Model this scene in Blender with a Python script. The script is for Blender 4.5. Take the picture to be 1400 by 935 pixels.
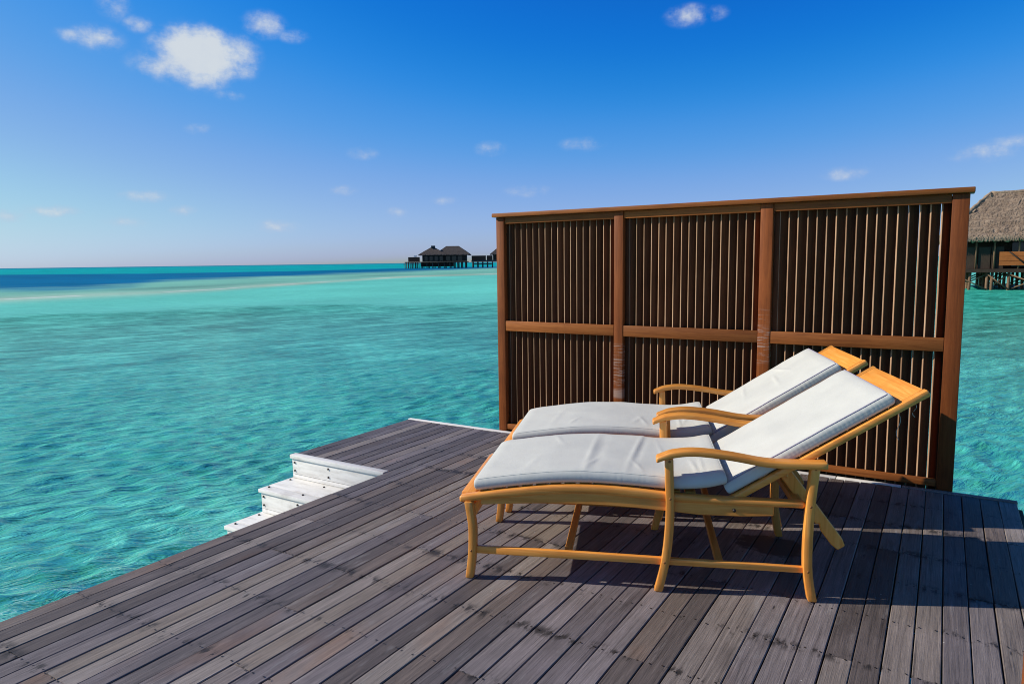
import bpy, bmesh, math, random
import numpy as np
from mathutils import Vector, Matrix, noise as mnoise

for o in list(bpy.data.objects):
    bpy.data.objects.remove(o, do_unlink=True)
scene = bpy.context.scene
COL = scene.collection
rnd = random.Random(7)
R = math.radians

# ------------------------------------------------------------------ camera
cam_d = bpy.data.cameras.new('camera')
cam_d.lens = 24.543
cam_d.sensor_width = 36.0
cam_d.sensor_fit = 'HORIZONTAL'
cam_d.clip_start = 0.05
cam_d.clip_end = 40000.0
cam = bpy.data.objects.new('camera', cam_d)
COL.objects.link(cam)
ROT = Matrix(((0.85108443, -0.04901677, 0.52273574),
              (0.52486899, 0.10400018, -0.84480560),
              (-0.01295497, 0.99336867, 0.11424032)))
cam.matrix_world = Matrix.Translation((0, 0, 1.45)) @ ROT.to_4x4()
scene.camera = cam

# ------------------------------------------------------------------ light
SUN_EL = 32.0
SHADOW_ANG = 27.2                      # direction shadows run, degrees from +X towards +Y
to_sun = Vector((-math.cos(R(SHADOW_ANG)) * math.cos(R(SUN_EL)),
                 -math.sin(R(SHADOW_ANG)) * math.cos(R(SUN_EL)),
                 math.sin(R(SUN_EL))))
sun_d = bpy.data.lights.new('sun', 'SUN')
sun_d.energy = 4.6
sun_d.angle = R(0.5)
sun_d.color = (1.0, 0.91, 0.77)
sun = bpy.data.objects.new('sun', sun_d)
COL.objects.link(sun)
sun.rotation_euler = to_sun.to_track_quat('Z', 'Y').to_euler()
sun.location = (-20, -10, 20)

scene.view_settings.view_transform = 'Standard'
scene.view_settings.look = 'None'
scene.view_settings.exposure = 0.12
scene.view_settings.gamma = 1.0
scene.view_settings.use_curve_mapping = False
scene.render.engine = 'CYCLES'
scene.cycles.use_denoising = True
scene.cycles.denoising_prefilter = 'ACCURATE'
scene.cycles.filter_width = 1.0
scene.cycles.max_bounces = 6
scene.cycles.diffuse_bounces = 3
scene.cycles.glossy_bounces = 3
scene.cycles.caustics_reflective = False
scene.cycles.caustics_refractive = False


# ------------------------------------------------------------------ node helper
class NT:
    def __init__(self, tree):
        self.t = tree
        self.n = tree.nodes
        self.l = tree.links

    def node(self, kind, **kw):
        nd = self.n.new(kind)
        for k, v in kw.items():
            setattr(nd, k, v)
        return nd

    def put(self, sock, val):
        if isinstance(val, bpy.types.NodeSocket):
            self.l.new(val, sock)
        elif val is not None:
            if isinstance(val, (tuple, list)) and len(val) == 3 and sock.type == 'RGBA':
                val = (*val, 1.0)
            sock.default_value = val

    def math(self, op, a, b=None, c=None, clamp=False):
        nd = self.node('ShaderNodeMath', operation=op, use_clamp=clamp)
        for i, v in enumerate((a, b, c)):
            if v is not None:
                self.put(nd.inputs[i], v)
        return nd.outputs[0]

    def vmath(self, op, a, b=None, scale=None):
        nd = self.node('ShaderNodeVectorMath', operation=op)
        self.put(nd.inputs[0], a)
        if b is not None:
            self.put(nd.inputs[1], b)
        if scale is not None:
            self.put(nd.inputs['Scale'], scale)
        return nd.outputs[1] if op in ('LENGTH', 'DISTANCE', 'DOT_PRODUCT') else nd.outputs[0]

    def noise(self, vec, scale=1.0, detail=3.0, rough=0.5, dist=0.0, out='Fac'):
        nd = self.node('ShaderNodeTexNoise')
        nd.noise_dimensions = '3D'
        self.put(nd.inputs['Vector'], vec)
        self.put(nd.inputs['Scale'], scale)
        self.put(nd.inputs['Detail'], detail)
        self.put(nd.inputs['Roughness'], rough)
        self.put(nd.inputs['Distortion'], dist)
        return nd.outputs[out]

    def voronoi(self, vec, scale=1.0, feature='F1', out='Distance', rand=1.0):
        nd = self.node('ShaderNodeTexVoronoi', feature=feature)
        self.put(nd.inputs['Vector'], vec)
        self.put(nd.inputs['Scale'], scale)
        self.put(nd.inputs['Randomness'], rand)
        return nd.outputs[out]

    def ramp(self, fac, stops, interp='LINEAR'):
        nd = self.node('ShaderNodeValToRGB')
        cr = nd.color_ramp
        cr.interpolation = interp
        while len(cr.elements) < len(stops):
            cr.elements.new(0.5)
        for e, (p, c) in zip(cr.elements, stops):
            e.position = p
            if not isinstance(c, (tuple, list)):
                c = (c, c, c)
            e.color = (*c[:3], 1.0)
        self.put(nd.inputs[0], fac)
        return nd.outputs[0]

    def smooth(self, x, a, b):
        nd = self.node('ShaderNodeMapRange', interpolation_type='SMOOTHSTEP')
        self.put(nd.inputs[0], x)
        self.put(nd.inputs[1], a)
        self.put(nd.inputs[2], b)
        nd.inputs[3].default_value = 0.0
        nd.inputs[4].default_value = 1.0
        return nd.outputs[0]

    def mix(self, fac, a, b, blend='MIX'):
        nd = self.node('ShaderNodeMix', data_type='RGBA', blend_type=blend)
        self.put(nd.inputs[0], fac)
        self.put(nd.inputs[6], a)
        self.put(nd.inputs[7], b)
        return nd.outputs[2]

    def sep(self, v):
        nd = self.node('ShaderNodeSeparateXYZ')
        self.put(nd.inputs[0], v)
        return nd.outputs

    def comb(self, x, y, z):
        nd = self.node('ShaderNodeCombineXYZ')
        for i, v in enumerate((x, y, z)):
            self.put(nd.inputs[i], v)
        return nd.outputs[0]

    def bump(self, h, strength=0.3, dist=0.01, normal=None):
        nd = self.node('ShaderNodeBump')
        self.put(nd.inputs['Height'], h)
        self.put(nd.inputs['Strength'], strength)
        self.put(nd.inputs['Distance'], dist)
        if normal is not None:
            self.put(nd.inputs['Normal'], normal)
        return nd.outputs[0]


def new_mat(name):
    m = bpy.data.materials.new(name)
    m.use_nodes = True
    m.node_tree.nodes.clear()
    t = NT(m.node_tree)
    out = t.node('ShaderNodeOutputMaterial')
    return m, t, out


def principled(t, out, color, rough=0.5, normal=None, spec=0.5, **kw):
    b = t.node('ShaderNodeBsdfPrincipled')
    t.put(b.inputs['Base Color'], color)
    t.put(b.inputs['Roughness'], rough)
    t.put(b.inputs['Specular IOR Level'], spec)
    if normal is not None:
        t.put(b.inputs['Normal'], normal)
    for k, v in kw.items():
        t.put(b.inputs[k], v)
    t.l.new(b.outputs[0], out.inputs[0])
    return b


# ------------------------------------------------------------------ world: sky with clouds
world = bpy.data.worlds.new('World')
scene.world = world
world.use_nodes = True
world.node_tree.nodes.clear()
w = NT(world.node_tree)
wout = w.node('ShaderNodeOutputWorld')
bg = w.node('ShaderNodeBackground')
sky = w.node('ShaderNodeTexSky', sky_type='NISHITA')
sky.sun_disc = False
sky.sun_elevation = R(SUN_EL)
sky.sun_rotation = math.atan2(to_sun.x, to_sun.y)
sky.altitude = 0.0
sky.air_density = 1.0
sky.dust_density = 0.35
sky.ozone_density = 4.0
hs = w.node('ShaderNodeHueSaturation')
hs.inputs['Hue'].default_value = 0.5
hs.inputs['Saturation'].default_value = 1.0
hs.inputs['Value'].default_value = 1.0
w.l.new(sky.outputs[0], hs.inputs['Color'])
# clear-sky colour grade; its low end also dims unseen overhead sky light
crv = w.node('ShaderNodeRGBCurve')
mp = crv.mapping
mp.use_clip = False
mp.extend = 'EXTRAPOLATED'
for ch, pts in ((0, [(0, 0), (.10, .004), (.148, .012), (.2, .065), (.304, .20), (.5, .35), (.72, .48), (1, .6)]),
                (1, [(0, 0), (.10, .03), (.18, .10), (.24, .165), (.27, .205), (.33, .275), (.489, .405), (.68, .585), (1, .75)]),
                (2, [(0, .02), (.2, .09), (.32, .32), (.39, .57), (.45, .64), (.51, .70), (.73, .74), (1, .80)])):
    cv_ = mp.curves[ch]
    while len(cv_.points) < len(pts):
        cv_.points.new(.5, .5)
    for q, (a_, b_) in zip(cv_.points, pts):
        q.location = (a_, b_)
mp.update()
w.put(crv.inputs['Color'], w.vmath('SCALE', hs.outputs[0], scale=0.10))
sky_graded = w.vmath('SCALE', crv.outputs[0], scale=10.0)
SKY_STRENGTH = 0.10
tc = w.node('ShaderNodeTexCoord')
dirv = w.vmath('NORMALIZE', tc.outputs['Generated'])
dx, dy, dz = w.sep(dirv)
az = w.math('MULTIPLY', w.math('ARCTAN2', dx, dy), 180 / math.pi)
el = w.math('MULTIPLY', w.math('ARCSINE', dz), 180 / math.pi)
ae = w.comb(az, el, 0.0)
nz = w.noise(ae, 0.60, 6.0, 0.60)
nz2 = w.noise(w.vmath('MULTIPLY', ae, (0.8, 1.6, 1.0)), 0.75, 6.0, 0.6)
# azimuth, elevation, half widths, peak
CLOUDS = [(-54.8, 14.7, 3.7, 2.45, 1.9), (-57.3, 13.9, 2.8, 1.3, .8), (-52.3, 14.9, 2.2, 1.9, 1.1), (-61.2, 15.2, 2.1, 1.1, .95), (-62.6, 15.1, 1.6, .7, .6),
          (-60.0, 17.3, 1.5, 1.3, .62), (-58.6, 16.4, 1.4, .8, .66), (-50.2, 17.2, 2.0, 1.2, .88), (-48.2, 16.6, 1.6, .7, .58),
          (-17.9, 17.8, 2.2, 1.0, .82), (-15.8, 17.8, 1.2, .7, .62), (-43.4, 8.5, 1.7, .7, .62), (-33.3, 8.9, 1.7, .8, .62),
          (-58.9, 4.95, 2.1, .62, .85), (-64.8, 3.8, 2.3, .6, .8), (-56.5, 4.0, 1.4, .55, .75), (-60.3, 3.1, 2.0, .6, .66), (-50.0, 2.9, 2.2, .8, .66),
          (-40.8, 4.0, 1.1, .6, .75), (-44.9, 5.7, 1.6, .6, .6), (-37.0, 4.9, 1.5, .5, .56), (-30.4, 5.6, 2.6, .7, .62), (-26.0, 9.1, 2.5, .8, .55),
          (-6.5, 6.0, 2.2, .7, .66), (1.9, 6.8, 2.8, .9, .64), (3.4, 7.3, 2.2, .7, .58), (-52.9, 12.3, 1.5, .6, .58), (-55.0, 9.8, 1.5, .6, .55),
          (-67.5, 3.4, 2.2, .6, .7), (-75.0, 5.0, 4.0, .9, .8), (14.0, 9.0, 4.0, 1.2, .8), (-82.0, 13.0, 3.5, 1.8, 1.0), (28.0, 5.0, 4.0, .9, .8), (70.0, 12.0, 6, 2.2, 1.1), (150.0, 9.0, 6, 2.0, 1.1), (-140.0, 14.0, 5, 2.2, 1.1)]
mask = None
for (a0, e0, ha, he, pk) in CLOUDS:
    d = w.vmath('LENGTH', w.vmath('MULTIPLY', w.vmath('SUBTRACT', ae, (a0, e0, 0.0)), (.80 / ha, .80 / he, 1.0)))
    m = w.math('MULTIPLY', w.smooth(d, 1.0, 0.0), pk)
    mask = m if mask is None else w.math('MAXIMUM', mask, m)
rag = w.math('ADD', w.math('MULTIPLY', w.math('SUBTRACT', nz, 0.5), 1.7), w.math('MULTIPLY', w.math('SUBTRACT', nz2, 0.5), .9))
dens = w.math('ADD', mask, w.math('MULTIPLY', rag, w.smooth(mask, 0.02, 0.45)))
cov = w.math('MULTIPLY', w.smooth(dens, 0.08, 1.35), 0.86)
lit = w.math('ADD', w.smooth(dens, 0.30, 1.30), w.math('MULTIPLY', w.math('SUBTRACT', w.noise(w.vmath('ADD', ae, (3.0, 9.0, 0.0)), 0.45, 4.0, 0.55), 0.5), 1.1), clamp=True)
shade = w.mix(lit, (4.5, 5.2, 6.6), (6.7, 7.0, 7.0))
skyc = w.mix(cov, sky_graded, shade)
w.l.new(skyc, bg.inputs[0])
bg.inputs[1].default_value = SKY_STRENGTH
w.l.new(bg.outputs[0], wout.inputs[0])


# ------------------------------------------------------------------ mesh helpers
def mesh_from(name, verts, faces, smooth=False):
    me = bpy.data.meshes.new(name)
    me.from_pydata([tuple(v) for v in verts], [], faces)
    me.update()
    if smooth:
        for p in me.polygons:
            p.use_smooth = True
    return me


def add(name, me, m, parent=None, loc=(0, 0, 0), rot=(0, 0, 0)):
    o = bpy.data.objects.new(name, me)
    COL.objects.link(o)
    if m is not None and me is not None and not me.materials:
        me.materials.append(m)
    o.location = loc
    o.rotation_euler = rot
    if parent is not None:
        o.parent = parent
    return o


def empty(name, loc=(0, 0, 0), rz=0.0):
    o = bpy.data.objects.new(name, None)
    o.empty_display_size = 0.1
    COL.objects.link(o)
    o.location = loc
    o.rotation_euler = (0, 0, rz)
    return o


def tag(o, label=None, cat=None, group=None, kind=None):
    if label:
        o['label'] = label
    if cat:
        o['category'] = cat
    if group:
        o['group'] = group
    if kind:
        o['kind'] = kind
    return o


def bm_mesh(name, bm, smooth_angle=None):
    bmesh.ops.recalc_face_normals(bm, faces=bm.faces[:])
    me = bpy.data.meshes.new(name)
    bm.to_mesh(me)
    bm.free()
    if smooth_angle:
        for p in me.polygons:
            p.use_smooth = True
        me.set_sharp_from_angle(angle=R(smooth_angle))
    return me


def box_mesh(name, x0, x1, y0, y1, z0, z1, bev=0.0, seg=1):
    bm = bmesh.new()
    vs = [bm.verts.new(p) for p in ((x0, y0, z0), (x1, y0, z0), (x1, y1, z0), (x0, y1, z0), (x0, y0, z1), (x1, y0, z1), (x1, y1, z1), (x0, y1, z1))]
    for f in ((0, 3, 2, 1), (4, 5, 6, 7), (0, 1, 5, 4), (1, 2, 6, 5), (2, 3, 7, 6), (3, 0, 4, 7)):
        bm.faces.new([vs[i] for i in f])
    if bev:
        bmesh.ops.bevel(bm, geom=bm.edges[:], offset=bev, segments=seg, profile=0.5, affect='EDGES')
    return bm_mesh(name, bm, 35 if bev and seg > 1 else None)


def strip_mesh(name, left, right, v0, v1, bev=0.006, seg=2):
    """a bar whose side view runs between two polylines (u,z), as deep as v0..v1"""
    bm = bmesh.new()
    n = len(left)
    rows = []
    for v in (v0, v1):
        rows.append(([bm.verts.new((p[0], v, p[1])) for p in left], [bm.verts.new((p[0], v, p[1])) for p in right]))
    (l0, r0), (l1, r1) = rows
    edge = []
    for i in range(n - 1):
        bm.faces.new((l0[i], r0[i], r0[i + 1], l0[i + 1]))
        bm.faces.new((l1[i], l1[i + 1], r1[i + 1], r1[i]))
        bm.faces.new((l0[i], l0[i + 1], l1[i + 1], l1[i]))
        bm.faces.new((r0[i], r1[i], r1[i + 1], r0[i + 1]))
    bm.faces.new((l0[0], l1[0], r1[0], r0[0]))
    bm.faces.new((l0[-1], r0[-1], r1[-1], l1[-1]))
    bmesh.ops.recalc_face_normals(bm, faces=bm.faces[:])
    if bev:
        sharp = [e for e in bm.edges if len(e.link_faces) == 2 and e.calc_face_angle(0) > R(40)]
        bmesh.ops.bevel(bm, geom=sharp, offset=bev, segments=seg, profile=0.5, affect='EDGES', clamp_overlap=True)
    return bm_mesh(name, bm, 35)


def catmull(pts, n):
    P = np.array(pts, float)
    P = np.vstack([2 * P[0] - P[1], P, 2 * P[-1] - P[-2]])
    out = []
    m = len(pts) - 1
    for k in range(n):
        t = k / (n - 1) * m
        i = min(int(t), m - 1)
        f = t - i
        a, b, c, d = P[i], P[i + 1], P[i + 2], P[i + 3]
        out.append(0.5 * ((2 * b) + (-a + c) * f + (2 * a - 5 * b + 4 * c - d) * f * f + (-a + 3 * b - 3 * c + d) * f ** 3))
    return [tuple(o) for o in out]


def tube_mesh(name, pts, r, n=6, closed=False):
    P = [Vector(p) for p in pts]
    m = len(P)
    verts, faces = [], []
    for i in range(m):
        a = P[(i - 1) % m] if closed or i > 0 else P[i]
        b = P[(i + 1) % m] if closed or i < m - 1 else P[i]
        t = (b - a).normalized()
        up = Vector((0, 0, 1)) if abs(t.z) < 0.9 else Vector((1, 0, 0))
        s = t.cross(up).normalized()
        q = s.cross(t)
        rr = r[i] if isinstance(r, (list, tuple)) else r
        for k in range(n):
            an = 2 * math.pi * k / n
            verts.append(P[i] + s * math.cos(an) * rr + q * math.sin(an) * rr)
    for i in range(m if closed else m - 1):
        j = (i + 1) % m
        for k in range(n):
            k2 = (k + 1) % n
            faces.append((i * n + k, i * n + k2, j * n + k2, j * n + k))
    if not closed:
        faces.append(tuple(range(n - 1, -1, -1)))
        faces.append(tuple((m - 1) * n + k for k in range(n)))
    return mesh_from(name, verts, faces, True)


# ------------------------------------------------------------------ materials
JOIST0, JOIST = 1.12, 0.385


def mat_deck():
    m, t, out = new_mat('weathered_deck_wood')
    pos = t.node('ShaderNodeNewGeometry').outputs['Position']
    oi = t.node('ShaderNodeObjectInfo').outputs['Random']
    off = t.comb(t.math('MULTIPLY', oi, 37.0), t.math('MULTIPLY', oi, 91.0), t.math('MULTIPLY', oi, 53.0))
    p = t.vmath('ADD', pos, off)
    px, py, pz = t.sep(pos)
    tint = t.ramp(oi, [(0.0, (.090, .080, .080)), (.14, (.175, .160, .156)), (.28, (.120, .112, .124)), (.42, (.205, .192, .185)),
                       (.55, (.130, .112, .104)), (.68, (.160, .150, .162)), (.8, (.100, .093, .100)), (.9, (.185, .167, .150)), (1.0, (.135, .118, .115))], 'CONSTANT')
    warp = t.noise(t.vmath('MULTIPLY', p, (9.0, 1.6, 9.0)), 1.0, 3.0, 0.55, out='Color')
    pw = t.vmath('ADD', p, t.vmath('MULTIPLY', t.vmath('SUBTRACT', warp, (.5, .5, .5)), (.02, .0, .02)))
    g1 = t.noise(t.vmath('MULTIPLY', pw, (75, 2.6, 75)), 1.0, 5.0, 0.62)
    g2 = t.noise(t.vmath('MULTIPLY', pw, (260, 9, 260)), 1.0, 4.0, 0.6)
    g3 = t.noise(t.vmath('MULTIPLY', p, (420, 60, 420)), 1.0, 3.0, .7)
    g = t.math('ADD', t.math('ADD', t.math('MULTIPLY', g1, 0.50), t.math('MULTIPLY', g2, 0.28)), t.math('MULTIPLY', g3, .22))
    col = t.mix(1.0, tint, t.ramp(g, [(.30, .30), (.44, .78), (.55, 1.02), (.70, 1.65)]), 'MULTIPLY')
    col = t.mix(1.0, col, (1.25, 1.15, 1.08), 'MULTIPLY')
    # silvered and browner areas
    big = t.noise(pos, 1.3, 4.0, 0.55)
    col = t.mix(t.math('MULTIPLY', t.smooth(big, .48, .70), .55), col, t.mix(1.0, col, (1.5, 1.5, 1.58), 'MULTIPLY'))
    br = t.noise(t.vmath('MULTIPLY', p, (2.2, .9, 1)), 1.0, 4.0, 0.6)
    col = t.mix(t.math('MULTIPLY', t.smooth(br, .56, .72), .65), col, t.mix(1.0, col, (1.12, .82, .60), 'MULTIPLY'))
    dk = t.noise(t.vmath('ADD', t.vmath('MULTIPLY', p, (3.0, 1.0, 1)), (31, 5, 2)), 1.0, 5.0, 0.65)
    col = t.mix(t.math('MULTIPLY', t.smooth(dk, .54, .68), .55), col, t.mix(1.0, col, (.42, .40, .42), 'MULTIPLY'))
    # pale scuffs along the grain
    sc = t.noise(t.vmath('MULTIPLY', p, (14, 2.2, 14)), 1.0, 6.0, 0.7)
    col = t.mix(t.math('MULTIPLY', t.smooth(sc, .56, .72), .50), col, (.30, .29, .295))
    stk = t.noise(t.vmath('MULTIPLY', pw, (150, 1.4, 150)), 1.0, 3.0, .6)
    col = t.mix(t.math('MULTIPLY', t.smooth(stk, .57, .66), .55), col, t.mix(1.0, col, (.38, .36, .36), 'MULTIPLY'))
    # dark tide marks round the fixing rows
    dj = t.math('ABSOLUTE', t.math('MULTIPLY', t.math('SUBTRACT', t.math('FRACT', t.math('ADD', t.math('DIVIDE', t.math('SUBTRACT', py, JOIST0), JOIST), .5)), .5), JOIST))
    sn = t.noise(t.vmath('MULTIPLY', p, (26, 11, 26)), 1.0, 4.0, 0.65)
    st = t.math('MULTIPLY', t.smooth(dj, .060, .004), t.smooth(t.math('ADD', sn, t.math('MULTIPLY', t.math('SUBTRACT', t.noise(t.vmath('ADD', pos, (5, 9, 0)), 1.1, 2.0, .5), .5), .55)), .53, .66))
    col = t.mix(t.math('MULTIPLY', st, .88), col, (.018, .015, .014))
    # knots
    kv = t.voronoi(t.vmath('MULTIPLY', p, (9.5, 2.4, 1)), 1.0)
    kn = t.smooth(kv, .060, .02)
    kr = t.smooth(t.math('ABSOLUTE', t.math('SUBTRACT', kv, .12)), .035, .0)
    col = t.mix(t.math('MULTIPLY', kr, .12), col, (.30, .28, .26))
    col = t.mix(t.math('MULTIPLY', kn, .8), col, (.03, .024, .02))
    # white specks
    sp = t.voronoi(t.vmath('MULTIPLY', pos, (1, 1, 0)), 17.0)
    spn = t.noise(pos, 2.1, 2.0, .5)
    spm = t.math('MULTIPLY', t.smooth(sp, .065, .03), t.smooth(spn, .52, .62))
    col = t.mix(t.math('MULTIPLY', spm, .75), col, (.55, .54, .52))
    # dark blotch under the lounger
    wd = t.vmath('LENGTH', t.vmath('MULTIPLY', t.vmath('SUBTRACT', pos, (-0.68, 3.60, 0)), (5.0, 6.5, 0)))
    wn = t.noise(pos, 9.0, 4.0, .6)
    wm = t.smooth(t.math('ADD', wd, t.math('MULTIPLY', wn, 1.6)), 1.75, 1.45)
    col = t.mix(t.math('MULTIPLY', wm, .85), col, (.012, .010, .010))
    h = t.math('ADD', t.math('MULTIPLY', g1, .6), t.math('MULTIPLY', g2, .5))
    h = t.math('SUBTRACT', h, t.math('MULTIPLY', kn, .5))
    nrm = t.bump(h, .8, .004)
    rough = t.math('ADD', .50, t.math('MULTIPLY', g, .28))
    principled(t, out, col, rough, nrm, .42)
    return m


def mat_wood(name, c_dark, c_mid, c_light, axis='z', rough=.4, spec=.5, scuffs=None, grain=1.0, coat=0.0):
    m, t, out = new_mat(name)
    tcn = t.node('ShaderNodeTexCoord')
    pos = tcn.outputs['Object']
    oi = t.node('ShaderNodeObjectInfo').outputs['Random']
    off = t.comb(t.math('MULTIPLY', oi, 13.0), t.math('MULTIPLY', oi, 29.0), t.math('MULTIPLY', oi, 17.0))
    p = t.vmath('ADD', pos, off)
    sc = {'x': (3.0, 55, 55), 'y': (55, 3.0, 55), 'z': (55, 55, 3.0)}[axis]
    g1 = t.noise(t.vmath('MULTIPLY', p, sc), grain, 5.0, .6, .6)
    g2 = t.noise(t.vmath('MULTIPLY', p, tuple(s * 4 for s in sc)), grain, 3.0, .6)
    g = t.math('ADD', t.math('MULTIPLY', g1, .7), t.math('MULTIPLY', g2, .3))
    col = t.ramp(g, [(.28, c_dark), (.5, c_mid), (.72, c_light)])
    v = t.math('ADD', .72, t.math('MULTIPLY', oi, .5))
    col = t.mix(1.0, col, t.comb(v, v, v), 'MULTIPLY')
    bl = t.noise(p, 4.0, 3.0, .5)
    col = t.mix(t.math('MULTIPLY', t.smooth(bl, .5, .72), .4), col, t.mix(1.0, col, (.6, .55, .5), 'MULTIPLY'))
    if scuffs:
        geo = t.node('ShaderNodeNewGeometry').outputs['Position']
        gx, gy, gz = t.sep(geo)
        n1 = t.noise(t.vmath('MULTIPLY', geo, (5, 5, 55)), 1.6, 5.0, .7)
        tot = None
        for (x, z, hz, amt) in scuffs:
            a = t.smooth(t.math('ABSOLUTE', t.math('SUBTRACT', gx, x)), .07, .05)
            b = t.smooth(t.math('ABSOLUTE', t.math('SUBTRACT', gz, z)), hz, hz * .55)
            q = t.math('MULTIPLY', t.math('MULTIPLY', a, b), t.smooth(n1, .62 - .3 * amt, .70 - .25 * amt))
            tot = q if tot is None else t.math('MAXIMUM', tot, q)
        col = t.mix(t.math('MULTIPLY', tot, .5), col, (.46, .38, .33))
    nrm = t.bump(g, .25, .003)
    rg = t.math('ADD', rough - .06, t.math('MULTIPLY', bl, .16))
    principled(t, out, col, rg, nrm, spec, **({'Coat Weight': coat, 'Coat Roughness': .25} if coat else {}))
    return m


def mat_white():
    m, t, out = new_mat('weathered_white_paint')
    pos = t.node('ShaderNodeNewGeometry').outputs['Position']
    n1 = t.noise(t.vmath('MULTIPLY', pos, (3, 18, 22)), 1.6, 5.0, .65)
    n2 = t.noise(pos, 5.0, 4.0, .6)
    col = t.ramp(n1, [(.3, (.62, .60, .57)), (.5, (.76, .75, .72)), (.7, (.82, .81, .79))])
    col = t.mix(t.math('MULTIPLY', t.smooth(n2, .56, .72), .45), col, (.46, .43, .40))
    principled(t, out, col, .55, t.bump(n1, .3, .003), .4)
    return m


def mat_fabric():
    m, t, out = new_mat('off_white_canvas')
    tcn = t.node('ShaderNodeTexCoord')
    p = tcn.outputs['Object']
    n1 = t.noise(p, 3.5, 4.0, .55)
    col = t.ramp(n1, [(.3, (.545, .552, .52)), (.55, (.60, .606, .565)), (.75, (.565, .565, .525))])
    x, y, z = t.sep(p)
    weave = t.math('MULTIPLY', t.math('SINE', t.math('MULTIPLY', t.math('ADD', x, z), 2600.0)), t.math('SINE', t.math('MULTIPLY', y, 2600.0)))
    crink = t.noise(t.vmath('MULTIPLY', p, (38, 16, 38)), 1.0, 4.0, .6)
    h = t.math('ADD', t.math('MULTIPLY', weave, .06), t.math('MULTIPLY', crink, .55))
    principled(t, out, col, .85, t.bump(h, .28, .006), .2, **{'Sheen Weight': .15})
    return m


def mat_plain(name, col, rough=.5, metal=0.0, var=.2, scale=8.0):
    m, t, out = new_mat(name)
    p = t.node('ShaderNodeTexCoord').outputs['Object']
    n1 = t.noise(p, scale, 4.0, .6)
    c = t.mix(t.math('MULTIPLY', n1, 1.0), tuple(x * (1 - var) for x in col), tuple(x * (1 + var) for x in col))
    principled(t, out, c, rough, t.bump(n1, .15, .01), .5, Metallic=metal)
    return m


def mat_thatch(name, ca, cb):
    m, t, out = new_mat(name)
    p = t.node('ShaderNodeTexCoord').outputs['Object']
    oi = t.node('ShaderNodeObjectInfo').outputs['Random']
    n1 = t.noise(t.vmath('MULTIPLY', p, (7, 7, 2.2)), 1.0, 6.0, .7)
    n2 = t.noise(p, .7, 4.0, .6)
    n3 = t.noise(t.vmath('MULTIPLY', p, (1.4, 1.4, 5.5)), 1.0, 4.0, .7)
    col = t.mix(t.smooth(n1, .32, .68), ca, cb)
    col = t.mix(t.math('MULTIPLY', t.smooth(n2, .45, .7), .45), col, t.mix(1.0, col, (.62, .58, .56), 'MULTIPLY'))
    col = t.mix(t.math('MULTIPLY', t.smooth(n3, .55, .7), .4), col, t.mix(1.0, col, (1.5, 1.45, 1.4), 'MULTIPLY'))
    h = t.math('ADD', n1, t.math('MULTIPLY', n3, .8))
    principled(t, out, col, .9, t.bump(h, .7, .06), .15)
    return m


M_DECK = mat_deck()
M_TEAK = mat_wood('honey_teak', (.62, .200, .028), (.80, .320, .055), (.87, .420, .105), 'x', .38, .5)
M_TEAKV = mat_wood('honey_teak_upright', (.62, .200, .028), (.80, .320, .055), (.87, .420, .105), 'z', .38, .5)
M_TEAKY = mat_wood('honey_teak_cross', (.62, .200, .028), (.80, .320, .055), (.87, .420, .105), 'y', .38, .5)
M_FPOST = mat_wood('red_brown_hardwood_upright', (.13, .034, .007), (.23, .062, .013), (.31, .092, .021), 'z', .55, .22,
                   scuffs=[(-2.135, .60, .16, .42), (-2.12, .42, .045, .9), (-2.12, .77, .05, .35), (-1.04, .86, .16, .40), (-1.04, 1.0, .12, .25)])
M_FRAIL = mat_wood('red_brown_hardwood_rail', (.16, .045, .009), (.28, .088, .019), (.37, .130, .031), 'x', .55, .22)
M_FSLAT = mat_wood('red_brown_hardwood_slat', (.055, .018, .006), (.11, .036, .011), (.17, .058, .018), 'z', .6, .2)  # slat faces darkened in colour for the shade they stand in
M_FEDGE = mat_wood('sunlit_worn_edge', (.24, .12, .06), (.40, .24, .14), (.52, .36, .24), 'z', .6, .3)  # worn front edge, painted paler still for the sun on it
M_WHITE = mat_white()
M_FABRIC = mat_fabric()
M_PIPING = mat_plain('grey_lilac_piping', (.30, .27, .36), .8)
M_PEG = mat_plain('dark_teak_peg', (.30, .11, .025), .6)
M_STEEL = mat_plain('dark_screw_steel', (.05, .04, .035), .5, .6)
M_CORD = mat_plain('pale_cord', (.5, .48, .45), .8)
M_JOIST = mat_wood('old_joist_wood', (.05, .04, .035), (.09, .075, .06), (.13, .11, .09), 'x', .8, .3)
M_PILE = mat_wood('pile_wood', (.10, .06, .035), (.19, .115, .065), (.30, .20, .12), 'z', .8, .3)
M_PILED = mat_wood('far_pile_wood', (.06, .05, .04), (.12, .10, .08), (.22, .19, .15), 'z', .8, .3)
M_THATCH = mat_thatch('grey_brown_thatch', (.25, .180, .125), (.40, .305, .220))
M_THATCHF = mat_thatch('dark_grey_thatch', (.055, .047, .045), (.125, .105, .095))
M_WALL = mat_wood('villa_wall_boards', (.022, .014, .010), (.045, .028, .018), (.075, .045, .028), 'z', .7, .3)
M_WALLR = mat_wood('villa_orange_boards', (.30, .085, .018), (.42, .13, .03), (.52, .18, .05), 'x', .6, .3)
M_WALLB = mat_wood('villa_red_brown_boards', (.10, .035, .018), (.16, .055, .026), (.22, .08, .04), 'x', .7, .3)
M_GLASS = mat_plain('dark_villa_glass', (.012, .016, .02), .08, 0, .1)

# ------------------------------------------------------------------ water
WZ = -1.05


def interp_b(tab, b):
    xs = np.array([q[0] for q in tab], float)
    ys = np.array([q[1] for q in tab], float)
    return np.interp(b, xs, ys)


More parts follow.
